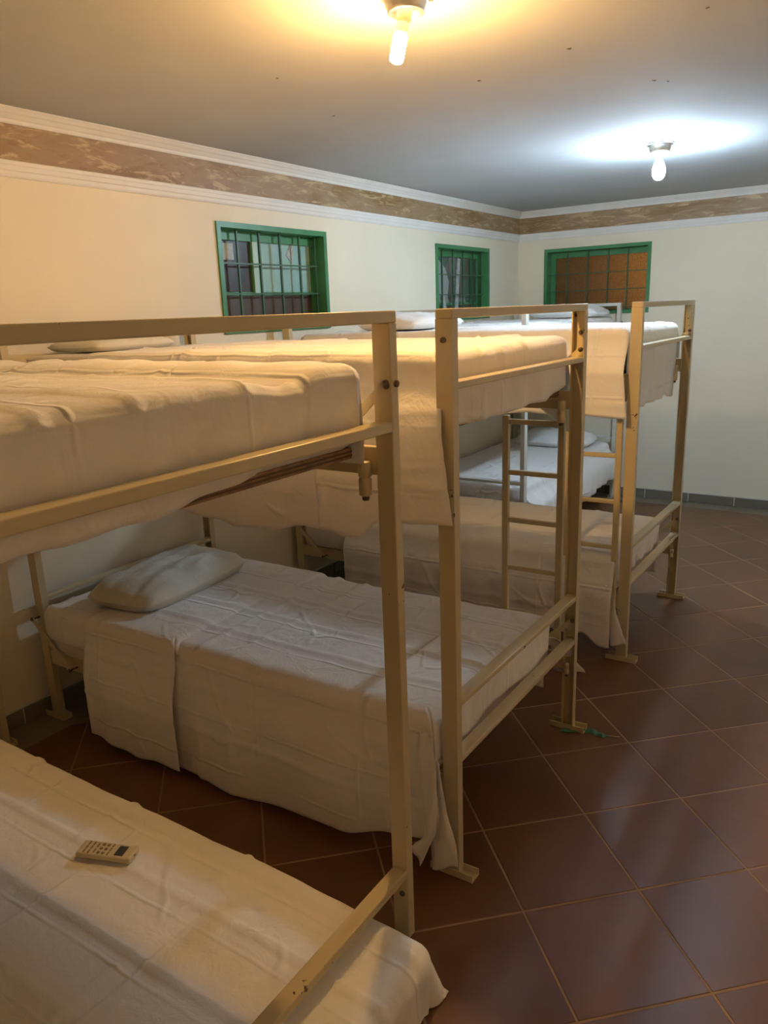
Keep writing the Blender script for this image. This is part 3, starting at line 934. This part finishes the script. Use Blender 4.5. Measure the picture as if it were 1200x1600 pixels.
# bed 1, lower: the mattress lies on the floor below the low end rail
mattress('mattress', map1, 0.20, 2.125, 0.05, 0.985, 0.004, 0.132, 'mattress lying on the floor under the nearest bunk', seed=2)
mb = MB()
drape(mb, map1, 0.06, 2.175, 0.04, 1.012, 0.172, 0.06, near=const(0.20), far=jag(const(0.20), 0.03, 5, 2), foot=jag(const(0.24), 0.03, 5, 4), corners=('ff', 'nf'),
      seed=2, amp=0.0065, wave=0.012, flare=0.45, wl=0.22,
      creases=[('l', 0.775, 0.006, 0.009), ('l', 0.575, 0.007, 0.009), ('l', 0.38, 0.005, 0.009), ('t', 0.52, 0.005, 0.010), ('t', 1.05, 0.005, 0.010), ('t', 1.55, 0.004, 0.010), ('l', 0.94, 0.005, 0.010)],
      res=0.0135, sag=lambda l, w: -0.02 * rsm((l - 1.75) / 0.5))
sheet_object('bed_sheet', mb, 'warm-lit white sheet with a remote control on it, at the bottom', GS)

# bed 2, upper
mattress('mattress', map2, 0.11, 1.945, 0.045, 0.965, ZU, 1.580, 'mattress on the upper bunk of the middle bed', seed=3)
mb = MB()
nh2 = interp([(0.55, 0.52), (0.9, 0.545), (1.30, 0.57), (1.60, 0.54), (1.612, 0.525)])
drape(mb, map2, 0.50, 1.618, 0.035, 0.975, 1.590, 0.040, near=jag(nh2, 0.012, 7, 3), far=const(0.20), seed=3, amp=0.006, wave=0.018, out_near=0.055, out_far=0.05,
      creases=[('l', 0.30, 0.004, 0.012), ('l', 0.62, 0.004, 0.012), ('t', 1.0, 0.004, 0.012), ('l', -0.12, 0.003, 0.01), ('l', -0.36, 0.003, 0.01)], res=0.015)
nf2 = interp([(1.55, 0.535), (1.72, 0.545), (1.80, 0.49), (1.90, 0.475), (2.03, 0.49)])
drape(mb, map2, 1.58, 1.955, 0.035, 0.975, 1.588, 0.040, near=nf2, far=interp([(1.6, 0.20), (1.75, 0.24), (1.95, 0.40)]),
      foot=lambda w: 0.235 + 0.012 * noise.noise(Vector((w * 5, 9, 0))) - 0.03 * rsm((w - 0.75) / 0.2), seed=4, amp=0.006, wave=0.012, out_near=0.062, out_far=0.06,
      creases=[('l', 0.30, 0.004, 0.012), ('t', 1.78, 0.007, 0.016), ('l', -0.10, 0.004, 0.011), ('l', -0.30, 0.004, 0.011), ('l', 0.62, 0.004, 0.012), ('l', -0.22, 0.003, 0.010)],
      res=0.013, ext_nf=lambda s: 0.018 * rsm(s * 6) + 0.058 * s, off=0.0015)
sheet_object('bed_sheet', mb, 'white sheet hanging long from the upper bunk of the middle bed', GS)
pillow(map2, 0.20, 0.40, 1.585, 0.34, 0.42, 0.055, 'grey pillow on the upper bunk of the middle bed', 'pillow', 3.3)

# bed 2, lower
mattress('mattress', map2, 0.075, 1.945, -0.018, 0.862, ZL + 0.001, 0.532, 'mattress on the lower bunk of the middle bed', seed=5)
mb = MB()
# fitted layer round the head, the long sheet, and its turned-down end
drape(mb, map2, 0.085, 0.62, -0.022, 0.866, 0.538, 0.045, near=const(0.16), far=const(0.16), seed=5, amp=0.004, wave=0.004,
      creases=[('l', 0.12, 0.004, 0.014), ('l', 0.02, 0.005, 0.02)], res=0.016)
hm = interp([(0.36, 0.53), (0.75, 0.535), (1.2, 0.545), (1.62, 0.52), (1.80, 0.47), (1.95, 0.43)])
drape(mb, map2, 0.40, 1.955, -0.026, 0.870, 0.543, 0.050, near=jag(hm, 0.015, 4, 5), far=const(0.34), foot=lambda w: 0.185 + 0.02 * noise.noise(Vector((w * 7, 2, 0))), seed=6,
      amp=0.0065, wave=0.014, out_near=0.022, wl=0.5,
      creases=[('l', 0.17, 0.0045, 0.011), ('l', 0.35, 0.004, 0.011), ('l', 0.53, 0.004, 0.011), ('l', 0.70, 0.004, 0.011), ('l', -0.14, 0.005, 0.011), ('l', -0.31, 0.005, 0.011),
               ('t', 0.98, 0.006, 0.018), ('t', 1.13, 0.004, 0.016)], res=0.0125, ext_nf=lambda s: 0.03 * s)
drape(mb, map2, 0.372, 0.885, -0.030, 0.874, 0.547, 0.050, near=interp([(0.30, 0.520), (0.60, 0.548), (0.80, 0.540)]), far=const(0.30), seed=7,
      amp=0.004, wave=0.010, out_near=0.034, off=0.006,
      creases=[('l', 0.17, 0.0045, 0.011), ('l', 0.35, 0.004, 0.011), ('l', 0.53, 0.004, 0.011), ('l', -0.14, 0.005, 0.011), ('l', -0.31, 0.005, 0.011)], res=0.0135)
# loose corner cloth beside the foot post
strip(mb, map2, [(1.935, -0.045, 0.50), (1.955, -0.062, 0.42), (1.962, -0.066, 0.30), (1.958, -0.068, 0.17), (1.915, -0.075, 0.085)],
      [(0.03, 0, 0), (0.065, -0.01, 0.01), (0.055, -0.012, 0), (0.045, -0.012, 0.03), (0.03, 0.0, -0.055)])
strip(mb, map2, [(1.950, -0.028, 0.40), (1.965, -0.032, 0.25), (1.985, -0.038, 0.13), (1.995, -0.040, 0.05)],
      [(0.05, 0, 0), (0.07, 0, 0), (0.09, 0.0, 0), (0.09, 0.0, 0.05)])
strip(mb, map2, [(1.93, 0.92, 0.42), (1.97, 0.985, 0.36), (1.955, 1.02, 0.29), (1.98, 1.045, 0.225)],
      [(0.06, 0.02, 0), (0.09, 0.02, 0), (0.11, 0.0, 0), (0.13, 0.0, 0.03)])
sheet_object('bed_sheet', mb, 'white sheet turned down at the pillow on the middle lower bunk', GS)
pillow(map2, 0.395, 0.40, 0.556, 0.37, 0.66, 0.112, 'pale grey-green pillow on the lower bunk of the middle bed', 'pillow', 1.7, 0.10)

# bed 3, upper
mattress('mattress', map3, 0.075, 1.940, 0.05, 0.930, ZU, 1.582, 'mattress on the upper bunk of the third bed', seed=8)
mb = MB()
drape(mb, map3, 0.11, 1.952, 0.04, 0.94, 1.590, 0.040, near=jag(interp([(0.2, 0.40), (1.5, 0.405), (1.95, 0.415)]), 0.01, 6, 8), far=const(0.22),
      foot=lambda w: 0.405 + 0.012 * noise.noise(Vector((w * 6, 5, 0))) - 0.03 * math.exp(-((w - 0.72) / 0.035) ** 2) + 0.02 * rsm((w - 0.78) / 0.1), seed=8,
      amp=0.006, wave=0.014, out_near=0.095, out_far=0.06,
      creases=[('l', -0.14, 0.004, 0.012), ('l', -0.28, 0.004, 0.011), ('t', 1.86, 0.004, 0.012), ('l', 0.4, 0.004, 0.012), ('l', 0.70, 0.004, 0.012)], res=0.0145, ext_nf=lambda s: 0.035 * s)
sheet_object('bed_sheet', mb, 'white sheet on the upper bunk of the third bed', GS)
pillow(map3, 0.58, 0.47, 1.598, 0.40, 0.60, 0.082, 'white pillow on the upper bunk of the third bed', 'pillow_white', 6.1)
# bed 3, lower
mattress('mattress', map3, 0.075, 1.945, -0.018, 0.760, ZL + 0.001, 0.532, 'mattress on the lower bunk of the third bed', seed=9)
mb = MB()
hm3 = interp([(0.40, 0.40), (1.3, 0.44), (1.70, 0.445), (1.82, 0.44), (1.88, 0.50), (1.95, 0.49)])
drape(mb, map3, 0.40, 1.957, -0.028, 0.768, 0.545, 0.050, near=jag(hm3, 0.012, 5, 9), far=const(0.36), foot=const(0.19), seed=9, amp=0.0055, wave=0.014, out_near=0.04,
      creases=[('l', 0.2, 0.004, 0.012), ('l', 0.45, 0.004, 0.012), ('l', -0.15, 0.005, 0.012), ('l', -0.30, 0.005, 0.012), ('t', 1.2, 0.004, 0.012), ('t', 1.62, 0.003, 0.012)], res=0.0145)
strip(mb, map3, [(1.935, -0.05, 0.40), (1.955, -0.062, 0.27), (1.985, -0.070, 0.17), (2.005, -0.076, 0.115)],
      [(0.03, 0, 0), (0.06, -0.01, 0.01), (0.07, -0.012, 0.01), (0.08, -0.01, 0.03)])
sheet_object('bed_sheet', mb, 'white sheet on the lower bunk of the third bed, hanging by its ladder', GS)

# bed 4, upper and lower
mattress('mattress', map4, 0.07, 2.0, 0.06, 0.93, ZU, 1.582, 'mattress on the upper bunk in the far corner', seed=10)
mb = MB()
drape(mb, map4, 0.10, 2.012, 0.05, 0.94, 1.590, 0.040, near=const(0.25), far=const(0.27), foot=const(0.23), seed=10, amp=0.006, wave=0.010, out_far=0.055, out_near=0.03,
      creases=[('l', 0.3, 0.004, 0.012), ('l', 0.6, 0.004, 0.012), ('t', 1.0, 0.004, 0.012)], res=0.018)
sheet_object('bed_sheet', mb, 'bluish white sheet on the upper bunk in the far corner', GS)
pillow(map4, 0.34, 0.64, 1.597, 0.42, 0.60, 0.09, 'white pillow on the upper bunk below the amber window', 'pillow_white', 8.4)
mattress('mattress', map4, 0.07, 2.0, 0.06, 0.93, ZL + 0.001, 0.500, 'mattress on the lower bunk in the far corner', seed=11)
mb = MB()
drape(mb, map4, 0.10, 2.010, 0.05, 0.945, 0.510, 0.045, near=const(0.2), far=jag(interp([(0.2, 0.33), (1.1, 0.36), (2.0, 0.34)]), 0.03, 4, 11), foot=const(0.17), seed=11, amp=0.006, wave=0.016, out_far=0.075,
      creases=[('l', 0.35, 0.004, 0.012), ('l', 0.65, 0.004, 0.012), ('t', 0.7, 0.005, 0.012), ('t', 1.3, 0.004, 0.012)], res=0.016)
sheet_object('bed_sheet', mb, 'bluish white sheet on the lower bunk in the far corner', GS)
pillow(map4, 0.36, 0.55, 0.518, 0.42, 0.66, 0.11, 'white pillow on the lower bunk in the far corner', 'pillow_white', 5.2)

# ------------------------------------------------------------------ small things
RC = Vector((1.258, -0.643, 0.182)); ra = math.radians(21.5)
rem = thing('remote_control', RC, 'cream remote control with a small grey screen, lying on a sheet', 'remote control')
def RT(p):
    return (RC.x + p[0] * math.cos(ra) - p[1] * math.sin(ra), RC.y + p[0] * math.sin(ra) + p[1] * math.cos(ra), RC.z + p[2])
MB().box(-0.088, 0.088, -0.029, 0.029, 0.0, 0.017, 0.004).xf(RT).build('body', 'remote', rem)
MB().box(0.032, 0.060, -0.020, 0.020, 0.0165, 0.0178, 0.0004).xf(RT).build('screen', 'screen', rem)
MB().box(0.0875, 0.0885, -0.004, 0.004, 0.007, 0.011).xf(RT).build('emitter', 'screen', rem)
for col in range(6):
    xx = -0.066 + col * 0.0155
    if col in (0, 1, 5):
        for yy in (-0.017, 0.0, 0.017):
            MB().box(xx - 0.0022, xx + 0.0022, yy - 0.0065, yy + 0.0065, 0.0165, 0.0185, 0.0005).xf(RT).build('button', 'button', rem)
    elif col in (3, 4):
        for yy in (-0.017, 0.0, 0.017):
            MB().lathe([(0.0052, 0), (0.0052, 0.0018), (0.004, 0.0024)], 10, (xx, yy, 0.0165)).xf(RT).build('button', 'button', rem)
    else:
        for yy in (-0.011, 0.011):
            MB().box(xx - 0.0022, xx + 0.0022, yy - 0.008, yy + 0.008, 0.0165, 0.0185, 0.0005).xf(RT).build('button', 'button', rem)

gs = thing('plastic_strip', (2.12, 0.99, 0.0), 'scrap of green plastic strip on the floor by a bed foot', 'litter')
P = {}
path = [(2.040, 0.945), (2.075, 0.968), (2.105, 0.985), (2.130, 1.004), (2.155, 1.008), (2.178, 1.000), (2.205, 0.996), (2.222, 1.008)]
for i in range(29):
    t = i / 28 * (len(path) - 1); kk = min(int(t), len(path) - 2); f = t - kk
    cx = path[kk][0] + (path[kk + 1][0] - path[kk][0]) * f; cy = path[kk][1] + (path[kk + 1][1] - path[kk][1]) * f
    hw = 0.006 + 0.014 * math.sin(PI * i / 28) ** 0.7 * (0.7 + 0.5 * noise.noise(Vector((i * 0.35, 0, 4))))
    for j in range(5):
        u = j / 2 - 1
        P[i, j] = (cx, cy + u * hw, 0.0022 + 0.012 * (1 - u * u) * (0.6 + 0.5 * math.sin(i * 0.9)))
MB().grid(P).build('strip', 'string', gs)
MB().beam((2.215, 1.005, 0.004), (2.262, 1.022, 0.003), 0.004, 0.003).build('string_end', 'twig', gs)
